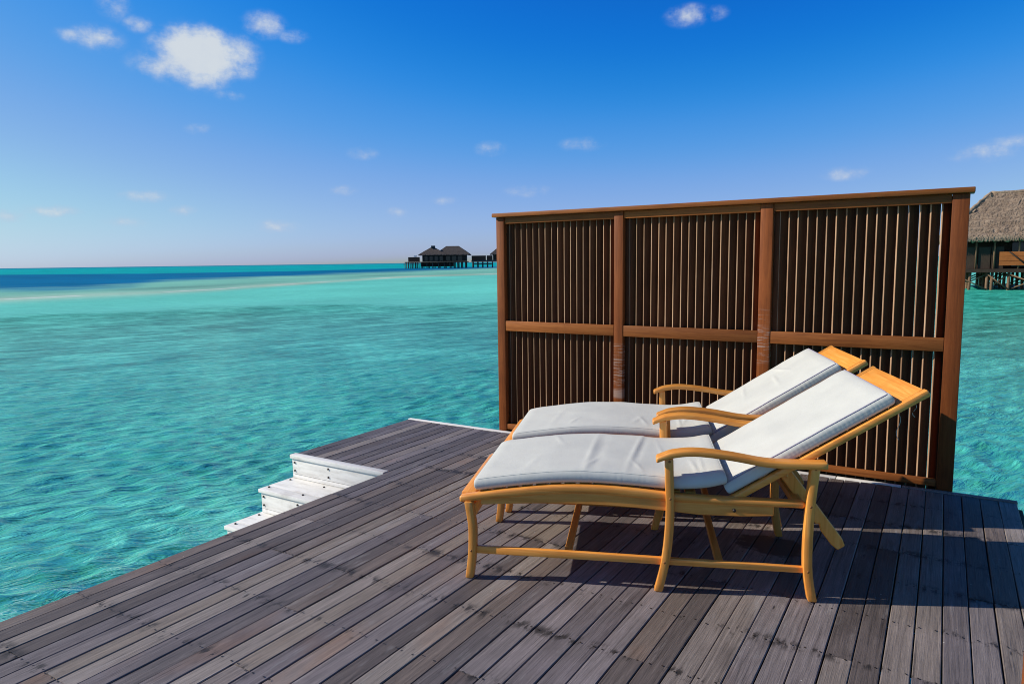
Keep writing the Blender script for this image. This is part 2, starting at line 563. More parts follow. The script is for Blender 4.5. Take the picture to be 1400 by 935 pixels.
def vnoise(x, y, seed, scale):
    """smooth value noise on numpy arrays"""
    r = np.random.RandomState(seed)
    N = 256
    T = r.rand(N, N)
    X, Y = x / scale, y / scale
    xi, yi = np.floor(X).astype(int), np.floor(Y).astype(int)
    fx, fy = X - xi, Y - yi
    fx, fy = fx * fx * (3 - 2 * fx), fy * fy * (3 - 2 * fy)
    a, b = T[xi % N, yi % N], T[(xi + 1) % N, yi % N]
    c, d = T[xi % N, (yi + 1) % N], T[(xi + 1) % N, (yi + 1) % N]
    return (a * (1 - fx) + b * fx) * (1 - fy) + (c * (1 - fx) + d * fx) * fy


def sstep(a, b, x):
    t = np.clip((x - a) / (b - a), 0, 1)
    return t * t * (3 - 2 * t)


def build_water():
    az_d = np.arange(-100.0, 40.0, 0.14)
    az_c = np.arange(40.0, 260.0, 2.0)
    azs = np.radians(np.concatenate([az_d, az_c]))
    r1 = 2.2 * 1.0062 ** np.arange(0, 620)
    r2 = r1[-1] * 1.012 ** np.arange(1, 150)
    r3 = r2[-1] * 1.12 ** np.arange(1, 30)
    rs = np.concatenate([[0.02], [1.0], r1, r2, r3])
    A, Rr = np.meshgrid(azs, rs)
    X, Y = Rr * np.sin(A), Rr * np.cos(A)
    # wave field: many directional sines, fading where the mesh is too coarse
    rw = np.random.RandomState(11)
    Z = np.zeros_like(X)
    DX, DY = np.zeros_like(X), np.zeros_like(X)
    cell = np.maximum(Rr * 0.0062, Rr * R(0.14)) + 0.008
    cell = np.where((A > R(39.9)), Rr * R(2.0), cell)
    lam = np.exp(rw.uniform(math.log(0.11), math.log(0.56), 96))
    base = R(-60.0)
    for L in lam:
        th = base + rw.normal(0, R(38))
        k = 2 * math.pi / L
        amp = 0.0076 * L ** 0.95 * rw.uniform(.5, 1.2)
        ph = rw.uniform(0, 6.283)
        kx, ky = math.sin(th), math.cos(th)
        f = np.clip((L / cell - 2.4) / 3.0, 0, 1)
        arg = k * (kx * X + ky * Y) + ph
        s, c = np.sin(arg), np.cos(arg)
        Z += amp * f * c
        DX -= 0.8 * amp * f * kx * s
        DY -= 0.8 * amp * f * ky * s
    gust = 0.55 + 0.9 * vnoise(X + 0.3 * Y, Y, 5, 9.0)
    Z *= gust
    Xd, Yd = X + DX, Y + DY
    # colour of the lagoon floor seen through the water: zones of the reef
    bd = np.degrees(np.arctan2(X, Y))
    bd = np.where(bd > 180, bd - 360, bd)
    n1 = vnoise(X, Y, 1, 14.0) - .5
    n2 = vnoise(X, Y, 2, 4.5) - .5
    n3 = vnoise(X, Y, 3, 40.0) - .5
    n4 = vnoise(X, Y, 4, 1.6) - .5
    lr = np.log(np.maximum(Rr, .1))
    jit = .10 * n1 + .07 * n2 + .05 * n3
    reef = np.log(interp_b([(-180, 60), (-100, 48), (-68, 45.7), (-49, 44.7), (-33, 44.5), (-10, 60), (0, 66), (30, 80), (180, 60)], bd))
    bar = np.log(interp_b([(-180, 60), (-100, 64), (-68, 69.1), (-64, 71.5), (-59.3, 73.5), (-54.4, 80.0), (-49.1, 94.0), (-44.6, 109.0), (-40, 130.0), (-35.3, 140.0), (-20, 170), (30, 220), (180, 120)], bd))
    dn = np.log(interp_b([(-180, 110), (-100, 104), (-67.9, 101), (-63.8, 100), (-60.2, 108), (-57.8, 135), (-49.1, 165), (-40, 225), (-30, 300), (180, 300)], bd))
    df = np.log(interp_b([(-180, 330), (-100, 330), (-67.8, 327), (-59.2, 275), (-49, 275), (-40, 340), (-30, 420), (180, 420)], bd))

    def C(r, g, b):
        return np.array([r, g, b], float)
    near = C(.046, .385, .268)
    reefc = C(.060, .390, .300)
    sand = C(.14, .60, .50)
    barc = C(.44, .56, .44)
    mid = C(.20, .52, .41)
    deep = C(.0, .150, .32)
    far = C(.0, .38, .40)
    edge = C(.02, .25, .36)
    col = np.empty(X.shape + (3,))
    col[:] = near
    g = sstep(math.log(9), math.log(28), lr)[..., None]
    col = col * (1 - g) + reefc * g
    # green shallows on the right, by the neighbouring villa
    rg = (sstep(-12, 2, bd) * sstep(90, 40, bd) * sstep(math.log(24), math.log(44), lr))[..., None]
    col = col * (1 - rg) + C(.03, .36, .27) * rg

    def lay(c0, f):
        f = f[..., None]
        return col * (1 - f) + c0 * f
    a = sstep(reef - .05, reef + .05, lr + jit * 1.4)
    col = lay(sand, a)
    col = lay(mid, sstep(bar - .10, bar + .15, lr + .03 * n1))
    bw = (.085 + .05 * vnoise(X, Y, 9, 22.0)) * (.55 + .45 * sstep(-44, -60, bd))
    barf = np.exp(-((lr - bar + .035 * n3) / bw) ** 2) * (.45 + .55 * vnoise(X, Y, 8, 12.0)) * sstep(10, -30, bd)
    col = lay(barc, barf)
    f1 = np.exp(-((lr - bar - .16 + .1 * n3) / .07) ** 2) * sstep(.5, .75, vnoise(X, Y, 10, 25.0)) * .5 * sstep(-30, -50, bd)
    col = lay(C(.10, .22, .20), f1)
    col = lay(deep, sstep(dn - .20, dn + .16, lr + jit * 1.5) * sstep(-22, -36, bd))
    col = lay(far, sstep(df - .08, df + .10, lr + .05 * n3) * sstep(40, 10, bd))
    col = lay(edge, sstep(math.log(1100), math.log(2600), lr))
    # small surf lines on the bar
    surf = np.exp(-((lr - bar - .012) / .010) ** 2) * sstep(.62, .74, vnoise(X, Y, 21, 6.0)) * sstep(-20, -33, bd)
    col = lay(C(.72, .76, .74), surf * .8)
    brk = 1 + .22 * (vnoise(X, Y, 31, 7.0) - .5) + .22 * (vnoise(X, Y, 32, 23.0) - .5)
    col = col * brk[..., None]
    rfw = (1 - a) * sstep(math.log(400), math.log(40), lr)
    ny, nx = X.shape
    verts = np.stack([Xd, Yd, Z + WZ], -1).reshape(-1, 3)
    idx = np.arange(ny * nx).reshape(ny, nx)
    nxt = np.roll(idx, -1, axis=1)
    quads = np.stack([idx[:-1], nxt[:-1], nxt[1:], idx[1:]], -1).reshape(-1, 4)[:, ::-1]
    me = bpy.data.meshes.new('water')
    nf = len(quads)
    me.vertices.add(len(verts))
    me.vertices.foreach_set('co', verts.astype(np.float32).ravel())
    me.loops.add(nf * 4)
    me.loops.foreach_set('vertex_index', quads.astype(np.int32).ravel())
    me.polygons.add(nf)
    me.polygons.foreach_set('loop_start', np.arange(0, nf * 4, 4, dtype=np.int32))
    me.polygons.foreach_set('use_smooth', np.ones(nf, dtype=bool))
    me.update(calc_edges=True)
    at = me.attributes.new('floor_colour', 'FLOAT_COLOR', 'POINT')
    rgba = np.concatenate([col, rfw[..., None]], -1).reshape(-1, 4)
    at.data.foreach_set('color', rgba.astype(np.float32).ravel())
    me.validate()
    return me


def mat_water():
    m, t, out = new_mat('lagoon_water')
    geo = t.node('ShaderNodeNewGeometry')
    pos, nor = geo.outputs['Position'], geo.outputs['Normal']
    at = t.node('ShaderNodeAttribute', attribute_name='floor_colour')
    zone, reefw = at.outputs['Color'], at.outputs['Alpha']
    dist = t.vmath('LENGTH', pos)
    px, py, pz = t.sep(pos)
    flat = t.comb(px, py, 0.0)
    # ripples too small for the mesh
    rot = t.node('ShaderNodeVectorRotate', rotation_type='Z_AXIS')
    t.put(rot.inputs['Vector'], flat)
    rot.inputs['Angle'].default_value = R(-60)
    rp = rot.outputs[0]
    r1 = t.noise(t.vmath('MULTIPLY', rp, (2.2, 7.5, 1)), 1.0, 4.0, .62, .35)
    r2 = t.noise(t.vmath('MULTIPLY', rp, (.9, 2.9, 1)), 1.0, 4.0, .6, .3)
    nearf = t.smooth(dist, 40.0, 6.0)
    farf = t.smooth(dist, 14.0, 60.0)
    h = t.math('ADD', t.math('MULTIPLY', r1, t.math('ADD', t.math('MULTIPLY', nearf, .045), .035)), t.math('MULTIPLY', r2, t.math('MULTIPLY', farf, .10)))
    bmp = t.bump(h, 1.0, 1.0)
    # refraction: where the wavelets tilt, another bit of the floor is seen
    bx, by, bz = t.sep(bmp)
    tilt = t.comb(bx, by, 0.0)
    fp = t.vmath('ADD', flat, t.vmath('MULTIPLY', tilt, (-2.2, -2.2, 0)))
    patch = t.noise(fp, .42, 5.0, .62)
    mott = t.noise(t.vmath('ADD', fp, (17, 3, 0)), 1.7, 4.0, .65)
    stone = t.voronoi(t.vmath('ADD', fp, t.vmath('MULTIPLY', t.noise(fp, 2.0, 2.0, .5, out='Color'), (.5, .5, 0))), 1.55)
    stone2 = t.noise(t.vmath('ADD', fp, (7, 41, 0)), .33, 2.0, .5)
    c = zone
    dark = t.mix(1.0, zone, (.36, .47, .44), 'MULTIPLY')
    light = t.mix(1.0, t.mix(1.0, zone, (2.0, 1.75, 1.75), 'MULTIPLY'), (.025, .02, .02), 'ADD')
    r3 = t.noise(t.vmath('MULTIPLY', rp, (2.2, 8.5, 1)), 1.0, 5.0, .70, .5)  # light and dark ripple streaks, painted into the water colour below
    k = t.math('ADD', t.math('ADD', t.math('MULTIPLY', patch, .34), t.math('MULTIPLY', mott, .18)), t.math('ADD', t.math('MULTIPLY', r3, .30), t.math('MULTIPLY', t.noise(t.vmath('MULTIPLY', rp, (1.1, 3.8, 1)), 1.0, 5.0, .7, .4), .24)))
    r5 = t.noise(t.vmath('MULTIPLY', rp, (.42, 1.5, 1)), 1.0, 4.0, .72, .4)
    k = t.math('ADD', k, t.math('MULTIPLY', t.math('SUBTRACT', r5, .5), t.math('MULTIPLY', t.smooth(dist, 9.0, 26.0), .55)))
    c = t.mix(t.math('MULTIPLY', t.smooth(k, .535, .43), t.math('MULTIPLY', reefw, .92)), c, dark)
    c = t.mix(t.math('MULTIPLY', t.smooth(k, .525, .63), t.math('MULTIPLY', reefw, .90)), c, light)
    rip = t.math('ADD', .72, t.math('MULTIPLY', r5, .56))
    c = t.mix(t.math('SUBTRACT', 1.0, reefw, clamp=True), c, t.mix(1.0, c, t.comb(rip, rip, rip), 'MULTIPLY'))
    # pale coral heads near the jetty
    st = t.math('MULTIPLY', t.smooth(stone, .42, .10), t.smooth(stone2, .42, .56))
    st = t.math('MULTIPLY', st, t.math('MULTIPLY', t.smooth(dist, 11.0, 5.5), .75))
    c = t.mix(st, c, (.60, .84, .68))
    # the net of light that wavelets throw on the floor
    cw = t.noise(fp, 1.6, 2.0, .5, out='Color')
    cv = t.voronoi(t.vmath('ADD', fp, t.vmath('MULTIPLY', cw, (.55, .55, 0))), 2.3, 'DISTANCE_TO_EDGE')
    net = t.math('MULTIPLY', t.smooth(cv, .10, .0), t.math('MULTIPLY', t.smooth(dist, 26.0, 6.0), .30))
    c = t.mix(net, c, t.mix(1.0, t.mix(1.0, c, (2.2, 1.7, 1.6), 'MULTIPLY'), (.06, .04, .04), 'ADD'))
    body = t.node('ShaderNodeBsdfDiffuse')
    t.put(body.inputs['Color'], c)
    t.put(body.inputs['Normal'], (0.0, 0.0, 1.0)) if False else None
    up = t.comb(t.math('MULTIPLY', bx, 1.2), t.math('MULTIPLY', by, 1.2), 1.0)
    t.put(body.inputs['Normal'], t.vmath('NORMALIZE', up))
    gl = t.node('ShaderNodeBsdfGlossy')
    gl.inputs['Color'].default_value = (1, 1, 1, 1)
    t.put(gl.inputs['Roughness'], t.math('ADD', .09, t.math('MULTIPLY', farf, .16)))
    soft = t.vmath('NORMALIZE', t.comb(t.math('MULTIPLY', bx, .42), t.math('MULTIPLY', by, .42), 1.0))
    t.put(gl.inputs['Normal'], soft)
    fr = t.node('ShaderNodeFresnel')
    fr.inputs['IOR'].default_value = 1.33
    t.put(fr.inputs['Normal'], bmp)
    fac = t.math('MULTIPLY', fr.outputs[0], t.math('SUBTRACT', .28, t.math('MULTIPLY', farf, .23)))
    mx = t.node('ShaderNodeMixShader')
    t.put(mx.inputs[0], fac)
    t.l.new(body.outputs[0], mx.inputs[1])
    t.l.new(gl.outputs[0], mx.inputs[2])
    t.l.new(mx.outputs[0], out.inputs[0])
    return m


water = add('water', build_water(), mat_water())
tag(water, 'turquoise lagoon water stretching to the horizon with pale sand bar', kind='structure')

# ------------------------------------------------------------------ deck
DX0, DX1 = -3.256, 0.428          # main deck
FX0 = -4.196                      # wider far part beyond the stairs
DY0, DY1, NY = -1.2, 4.925, 3.60  # boards run along Y; notch at NY
NB = 40
PITCH = (DX1 - DX0) / NB
GAP = 0.0042
TH = 0.040
deck = empty('deck', (0, 0, 0))
tag(deck, 'weathered grey wooden deck over the lagoon', kind='structure')
joists = [JOIST0 + JOIST * k for k in range(-6, 11)]
NSEG = 7


def plank(x0, x1, y0, y1, dz, tilt, bow):
    wv = (x1 - x0) / 2
    c = .0028
    prof = [(-wv, -TH), (wv, -TH), (wv, -c), (wv - c, 0), (-wv + c, 0), (-wv, -c)]
    verts, faces = [], []
    L = y1 - y0
    seg = max(2, int(L / .6) + 1)
    ph = rnd.uniform(0, 6.28)
    for i in range(seg + 1):
        f = i / seg
        xo = bow * math.sin(math.pi * f * 1.3 + ph) + rnd.uniform(-.0006, .0006)
        zo = .0012 * math.sin(5 * f + ph)
        for (a, b) in prof:
            verts.append((a + xo, f * L, b + zo + tilt * a))
    n = len(prof)
    for i in range(seg):
        for k in range(n):
            k2 = (k + 1) % n
            faces.append((i * n + k, i * n + k2, (i + 1) * n + k2, (i + 1) * n + k))
    faces.append(tuple(range(n - 1, -1, -1)))
    faces.append(tuple(seg * n + k for k in range(n)))
    o = add('plank', mesh_from('plank', verts, faces), M_DECK, deck, ((x0 + x1) / 2, y0, dz))
    return o


def board_row(x0, x1, y0, y1):
    inner = [j for j in joists if y0 + .7 < j < y1 - .7]
    cuts = [y0]
    y = y0 + rnd.uniform(1.0, 2.6)
    while True:
        c = [j for j in inner if j > max(y, cuts[-1] + 1.0)]
        if not c:
            break
        cuts.append(c[0])
        y = c[0] + rnd.uniform(1.4, 3.2)
    cuts.append(y1)
    for a, b in zip(cuts[:-1], cuts[1:]):
        plank(x0 + GAP / 2 + rnd.uniform(-.001, .001), x1 - GAP / 2 + rnd.uniform(-.001, .001), a + (.0015 if a > y0 else 0), b - (.0015 if b < y1 else 0),
              rnd.uniform(-.0018, .0012), rnd.uniform(-.012, .012), rnd.uniform(-.0012, .0012))


for i in range(NB):
    x0 = DX0 + i * PITCH
    board_row(x0, x0 + PITCH, DY0, DY1 + rnd.uniform(-.003, .003))
nfar = 10
fp_ = (DX0 - FX0) / nfar
for i in range(nfar):
    x0 = FX0 + i * fp_
    board_row(x0, x0 + fp_, NY + .004, DY1 + rnd.uniform(-.003, .003))
# white far edge boards; on the last, shadow is painted as darker wood
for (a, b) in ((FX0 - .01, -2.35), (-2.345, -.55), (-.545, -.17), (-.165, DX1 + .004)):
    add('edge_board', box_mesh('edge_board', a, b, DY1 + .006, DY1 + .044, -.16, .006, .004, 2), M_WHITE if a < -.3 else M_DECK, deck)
# fascia boards along the sides
add('fascia_board', box_mesh('fascia_board', DX0 - .028, DX0 - .006, DY0, 2.2, -.22, -.034, .003), M_JOIST, deck)
add('fascia_board', box_mesh('fascia_board', DX1 + .006, DX1 + .028, DY0, DY1, -.22, -.034, .003), M_JOIST, deck)
add('fascia_board', box_mesh('fascia_board', FX0 - .03, FX0 - .008, NY + .05, DY1, -.22, -.034, .003), M_JOIST, deck)
for j in joists:
    add('joist', box_mesh('joist', (FX0 if j > NY else DX0) + .01, DX1 - .01, j - .03, j + .03, -.20, -TH - .004), M_JOIST, deck)
for x in (-2.9, -1.4, .1):
    add('bearer', box_mesh('bearer', x - .05, x + .05, DY0 + .05, DY1 - .1, -.38, -.203), M_JOIST, deck)
pile_me = tube_mesh('pile', [(0, 0, -1.9), (0, 0, -.385)], .09, 12)
for x in (-2.9, -1.4, .1):
    for y in (-.6, 1.6, 3.9):
        add('pile', pile_me, M_PILE, deck, (x, y, 0))
# screw heads, two to a board on each joist
sv, sf = [], []
for i in range(NB + nfar):
    x0 = DX0 + i * PITCH if i < NB else FX0 + (i - NB) * fp_
    for j in joists:
        if i >= NB and j < NY + .1:
            continue
        for fx in (.22, .78):
            cx, cy = x0 + fx * PITCH + rnd.uniform(-.006, .006), j + rnd.uniform(-.008, .008)
            b = len(sv)
            for k in range(7):
                sv.append((cx + .0042 * math.cos(k * .8976), cy + .0042 * math.sin(k * .8976), .0022))
            sf.append(tuple(range(b, b + 7)))
so = add('screw_heads', mesh_from('screw_heads', sv, sf), M_STEEL, deck)
so['kind'] = 'stuff'

# ------------------------------------------------------------------ stairs into the water
stairs = empty('staircase', (-3.73, 3.3, 0))
tag(stairs, 'white painted wooden steps leading from the deck down into the water', 'stairs')


def st(name, x0, x1, y0, y1, z0, z1, m=M_WHITE, bev=.003):
    return add(name, box_mesh(name, x0 + 3.73, x1 + 3.73, y0 - 3.3, y1 - 3.3, z0, z1, bev, 2), m, stairs)


SX0, SX1 = FX0 - .012, DX0 - .03
RISE, RUN, NS = .18, .30, 6
YT = NY - .05
st('top_board', SX0, DX0 - .004, YT - .012, NY - .001, -.026, .004)
screw_me = tube_mesh('screw', [(0, -.006, 0), (0, .003, 0)], .0075, 8)
for k in range(NS):
    yb, zt = YT - k * RUN, -k * RISE
    st('riser', SX0 + .014, SX1, yb, yb + .018, zt - .118 - .028, zt - .030)
    st('riser', SX0 + .014, SX1, yb + .0005, yb + .0185, zt - RISE + .002, zt - .149)
    st('tread', SX0 - .004, SX1, yb - RUN + .085, yb + .016, zt - RISE - .026, zt - RISE)
    st('tread', SX0 - .004, SX1, yb - RUN - .012, yb - RUN + .081, zt - RISE - .0265, zt - RISE - .0005)
    for x in (SX0 + .04, SX0 + .40, SX1 - .06):
        for z in (zt - .055, zt - .118):
            add('screw', screw_me, M_STEEL, stairs, (x + 3.73, yb - 3.3 - .0005, z))
        for y in (yb - .05, yb - RUN + .05):
            add('screw', screw_me, M_STEEL, stairs, (x + 3.73, y - 3.3, zt - RISE + .001), (R(-90), 0, 0))
for x in (SX0 - .005, SX1 - .03):
    L_ = [(YT + .02, -.02)]
    zig = [(YT + .016, -.03)]
    for k in range(NS):
        yb, zt = YT - k * RUN, -k * RISE
        zig += [(yb + .017, zt - RISE - .028), (yb - RUN + .017, zt - RISE - .028)]
    low = [(YT + .016 - (YT + .016 - y) * 1.0, z - .16) for (y, z) in zig]
    low[0] = (YT + .016, -.30)
    me_v = [(x + 3.73, y - 3.3, z) for y, z in zig] + [(x + 3.73, y - 3.3, z) for y, z in low]
    n = len(zig)
    me_v += [(a + .018, b, c) for (a, b, c) in me_v]
    fc = []
    for i in range(n - 1):
        fc += [(i, i + 1, n + i + 1, n + i), (2 * n + i, 3 * n + i, 3 * n + i + 1, 2 * n + i + 1), (i, 2 * n + i, 2 * n + i + 1, i + 1), (n + i, n + i + 1, 3 * n + i + 1, 3 * n + i)]
    add('stringer', mesh_from('stringer', me_v, fc), M_WHITE, stairs)

# ------------------------------------------------------------------ louvred privacy screen
FY = 4.982
fence = empty('privacy_screen', (-1.56, FY + .05, 0))
tag(fence, 'red-brown wooden louvred privacy screen standing at the far edge of the deck', 'screen')


def fb(name, x0, x1, y0, y1, z0, z1, m, bev=.004):
    return add(name, box_mesh(name, -(x1 - x0) / 2, (x1 - x0) / 2, y0, y1, z0, z1, bev, 2), m, fence, ((x0 + x1) / 2 + 1.56, FY - (FY + .05), 0))


POSTS = [(-3.226, -3.150), (-2.158, -2.083), (-1.084, -1.002), (.018, .107)]
for (a, b) in POSTS:
    fb('post', a, b, 0.0, .09, -.32, 1.816, M_FPOST, .005)
fb('top_cap', -3.252, .130, -.028, .118, 1.818, 1.850, M_FRAIL, .005)
for (p, q) in zip(POSTS[:-1], POSTS[1:]):
    a, b = p[1] + .002, q[0] - .002
    fb('top_rail', a, b, .010, .034, 1.762, 1.8165, M_FRAIL, .003)
    fb('jamb', a, a + .044, .046, .070, -.04, 1.815, M_FSLAT, .002)
    fb('middle_rail', a, b, .004, .030, .868, .952, M_FRAIL, .004)
    fb('bottom_rail', a, b, .006, .034, .018, .064, M_FRAIL, .004)
SLW, SLT = .072, .012
slat_me = box_mesh('slat', -SLT / 2, SLT / 2, 0, SLW, -.05, 1.812, .0015, 1)
slat_me.materials.append(M_FSLAT)
slat_me.materials.append(M_FEDGE)
for pl in slat_me.polygons:
    if pl.normal.y < -.5:
        pl.material_index = 1
S1 = [-3.068 + .0572 * k for k in range(-1, 16)]
S2 = [-1.993 + .0574 * k for k in range(-1, 16)]
S3 = [-.909 + .0584 * k for k in range(-1, 16)]
for S in (S1, S2, S3):
    for x in S:
        o = add('slat', slat_me, M_FSLAT, fence, (x + rnd.uniform(-.0015, .0015) + 1.56, .046 - .05, 0))
        o.rotation_euler = (0, rnd.uniform(-.0015, .0015), -R(45) + rnd.uniform(-.03, .03))

# ------------------------------------------------------------------ post at the right edge of the frame
pt = empty('wooden_post', (.2465, 1.9, 0))
tag(pt, 'orange-brown wooden post standing on the deck at the right edge of the picture', 'post')
add('shaft', box_mesh('shaft', -.045, .045, -.045, .045, .0025, 2.3, .005, 2), M_FPOST, pt)
add('cap', box_mesh('cap', -.06, .06, -.06, .06, 2.302, 2.33, .004, 2), M_FRAIL, pt)


# ------------------------------------------------------------------ loungers
def lounger(origin, rz, label, seed, wr):
    rr = random.Random(seed)
    root = empty('sun_lounger', origin, rz)
    tag(root, label, 'sun lounger', 'teak sun loungers side by side')
    W = .73

    def part(name, me, m):
        return add(name, me, m, root)
    rt = [(-.047, .388), (.10, .4155), (.211, .433), (.381, .455), (.548, .463), (.712, .459), (.873, .447), (.93, .441), (1.1, .436), (1.452, .433)]
    rb = [(-.045, .356), (.10, .379), (.211, .395), (.381, .416), (.548, .424), (.712, .419), (.873, .409), (.93, .405), (1.1, .4035), (1.452, .403)]
    rts, rbs = catmull(rt, 28), catmull(rb, 28)

    def rail_top(u):
        return float(np.interp(u, [p[0] for p in rts], [p[1] for p in rts]))
    for s in (0, 1):
        f = (lambda a, b: (a, b)) if s == 0 else (lambda a, b: (W - b, W - a))
        part('side_rail', strip_mesh('side_rail', rts, rbs, *f(.002, .046), .011, 3), M_TEAK)
        ap_t = [(u, z + .004) for u, z in rbs if .02 < u < 1.45]
        ap_b = [(u, .350 + .034 * math.sin(math.pi * min(max((u - .05) / 1.0, 0), 1)) * .75 + (.0 if u < 1.0 else .018 * (u - 1.0) / .45)) for u, z in ap_t]
        # the bump that carries the pivot bolt
        ap_b = [(u, z - .020 * math.exp(-((u - 1.165) / .03) ** 2)) for u, z in ap_b]
        part('apron', strip_mesh('apron', ap_t, ap_b, *f(.009, .034), .003, 1), M_TEAK)
        hw = .0185

        def leg(c, v):
            cs = catmull(c, 14)
            part('leg', strip_mesh('leg', [(u - hw, z) for u, z in cs], [(u + hw, z) for u, z in cs], *f(*v), .007, 2), M_TEAKV)
        leg([(-.004, .002), (.008, .09), (.0135, .167), (.013, .257), (-.003, .366)], (-.008, .036))
        leg([(.851, .002), (.871, .09), (.886, .177), (.896, .30), (.897, .40), (.893, .50), (.890, .602)], (-.014, .030))
        leg([(1.491, .002), (1.474, .09), (1.466, .172), (1.466, .30), (1.471, .427), (1.479, .52), (1.485, .588)], (-.014, .030))
        for (pu, pz) in ((.897, .425), (.892, .590), (1.470, .418), (1.484, .580), (.008, .135), (.876, .137), (1.468, .135)):
            y0_ = -.0146 if pu > .1 else -.0086
            part('peg', tube_mesh('peg', [(pu, y0_ if s == 0 else W - y0_, pz), (pu, .01 if s == 0 else W - .01, pz)], .0055, 8), M_PEG)
        at = catmull([(.834, .606), (.870, .622), (.903, .634), (.975, .6445), (1.053, .643), (1.142, .6335), (1.199, .6245), (1.275, .6125), (1.35, .608), (1.44, .609), (1.530, .612)], 32)
        ab = catmull([(.836, .582), (.870, .596), (.903, .606), (.975, .617), (1.053, .615), (1.142, .605), (1.199, .5965), (1.275, .584), (1.35, .579), (1.44, .579), (1.530, .581)], 32)
        part('armrest', strip_mesh('armrest', at, ab, *f(-.026, .042), .008, 3), M_TEAK)
        part('stretcher', strip_mesh('stretcher', [(.018, .155), (.5, .154), (1.46, .147)], [(.018, .120), (.5, .120), (1.46, .121)], *f(.003, .026), .004, 2), M_TEAK)
        bo = part('bolt', tube_mesh('bolt', [(1.165, -.001 if s == 0 else W + .001, .382), (1.165, .012 if s == 0 else W - .012, .382)], .007, 10), M_STEEL)
    part('end_rail', box_mesh('end_rail', -.046, .020, .0475, W - .0475, .358, .396, .007, 2), M_TEAKY)
    part('end_rail', box_mesh('end_rail', 1.41, 1.449, .0475, W - .0475, .395, .430, .006, 2), M_TEAKY)
    for u in (.448, 1.112):
        part('cross_stretcher', box_mesh('cross_stretcher', u - .016, u + .016, .028, W - .028, .116, .146, .004, 2), M_TEAKY)
    part('cross_stretcher', box_mesh('cross_stretcher', -.006, .024, .034, W - .034, .285, .345, .004, 2), M_TEAKY)
    slat = box_mesh('seat_slat', -.023, .023, .0475, W - .0475, -.016, .001, .003, 1)
    for k in range(15):
        u = .062 + k * .066
        sl = (rail_top(u + .01) - rail_top(u - .01)) / .02
        add('seat_slat', slat, M_TEAKY, root, (u, 0, rail_top(u)), (0, -math.atan(sl), 0))
    # backrest
    b0, b1 = Vector((1.118, .408)), Vector((1.908, .915))
    bd = (b1 - b0).normalized()
    bn = Vector((-bd.y, bd.x))
    if bn.y < 0:
        bn = -bn
    BL = (b1 - b0).length

    def bp(s, h):
        q = b0 + bd * s + bn * h
        return (q.x, q.y)
    for (v0, v1) in ((.028, .070), (W - .070, W - .028)):
        part('back_rail', strip_mesh('back_rail', [bp(BL * k / 8, 0) for k in range(9)], [bp(BL * k / 8, -.030) for k in range(9)], v0, v1, .007, 2), M_TEAK)
    part('head_rail', strip_mesh('head_rail', [bp(BL - .135, -.001), bp(BL - .005, -.001)], [bp(BL - .135, -.026), bp(BL - .005, -.026)], .072, W - .072, .005, 2), M_TEAKY)
    for k in range(9):
        s = .06 + k * .082
        part('back_slat', strip_mesh('back_slat', [bp(s, -.004), bp(s + .045, -.004)], [bp(s, -.018), bp(s + .045, -.018)], .0715, W - .0715, .002, 1), M_TEAKY)
    # swinging prop under the backrest
    for v in (.115, W - .150):
        top = Vector((1.372, .548))
        bot = Vector((1.632, .196))
        dd = (bot - top).normalized()
        nn = Vector((-dd.y, dd.x))
        lf, rg = [], []
        for k in range(13):
            q = top.lerp(bot, k / 12)
            wd = .027 if k < 12 else .018
            notch = .014 if k in (8,) else 0.0
            lf.append(tuple(q - nn * (wd - 0)))
            rg.append(tuple(q + nn * (wd - 0)))
            if notch:
                q2 = q + dd * .004
                lf.append(tuple(q2 - nn * (wd - notch)))
                rg.append(tuple(q2 + nn * wd))
        part('prop_strut', strip_mesh('prop_strut', lf, rg, v, v + .024, .004, 1), M_TEAKV)
    part('prop_crossbar', box_mesh('prop_crossbar', 1.352, 1.392, .0725, W - .0725, .515, .553, .004, 1), M_TEAKY)
    part('prop_crossbar', box_mesh('prop_crossbar', 1.502, 1.532, .1405, W - .1515, .325, .357, .004, 1), M_TEAKY)

    # cushions
    def cushion(name, cl, thick, v0, v1, side_gather, wrinkles):
        ns = 130
        base = catmull(cl, ns)
        B = np.array(base)
        T = np.gradient(B, axis=0)
        T /= np.linalg.norm(T, axis=1)[:, None]
        N = np.stack([-T[:, 1], T[:, 0]], -1)
        sl = np.concatenate([[0], np.cumsum(np.linalg.norm(np.diff(B, axis=0), axis=1))])
        Ltot = sl[-1]
        wv, hh, rc = (v1 - v0) / 2, thick / 2, thick * (.46 if name == 'seat_cushion' else .36)
        ring = []

        def arc(cv, ch, a0, a1, n):
            for k in range(n):
                a = a0 + (a1 - a0) * k / n
                ring.append((cv + rc * math.cos(a), ch + rc * math.sin(a)))

        def line(p, q, n):
            for k in range(n):
                ring.append((p[0] + (q[0] - p[0]) * k / n, p[1] + (q[1] - p[1]) * k / n))
        arc(wv - rc, hh - rc, 0, math.pi / 2, 5)
        line((wv - rc, hh), (-wv + rc, hh), 44)
        arc(-wv + rc, hh - rc, math.pi / 2, math.pi, 5)
        line((-wv, hh - rc), (-wv, -hh + rc), 6)
        arc(-wv + rc, -hh + rc, math.pi, 1.5 * math.pi, 5)
        line((-wv + rc, -hh), (wv - rc, -hh), 14)
        arc(wv - rc, -hh + rc, 1.5 * math.pi, 2 * math.pi, 5)
        line((wv, -hh + rc), (wv, hh - rc), 6)
        nr = len(ring)
        verts, faces = [], []
        # end rounding: stations near both ends shrink
        st_ = []
        ends = [(.0, .42), (.0015, .72), (.006, .90), (.013, .97), (.022, 1.0)]
        for s, q in ends:
            st_.append((s, q))
        for s in np.linspace(.03, Ltot - .03, ns):
            st_.append((float(s), 1.0))
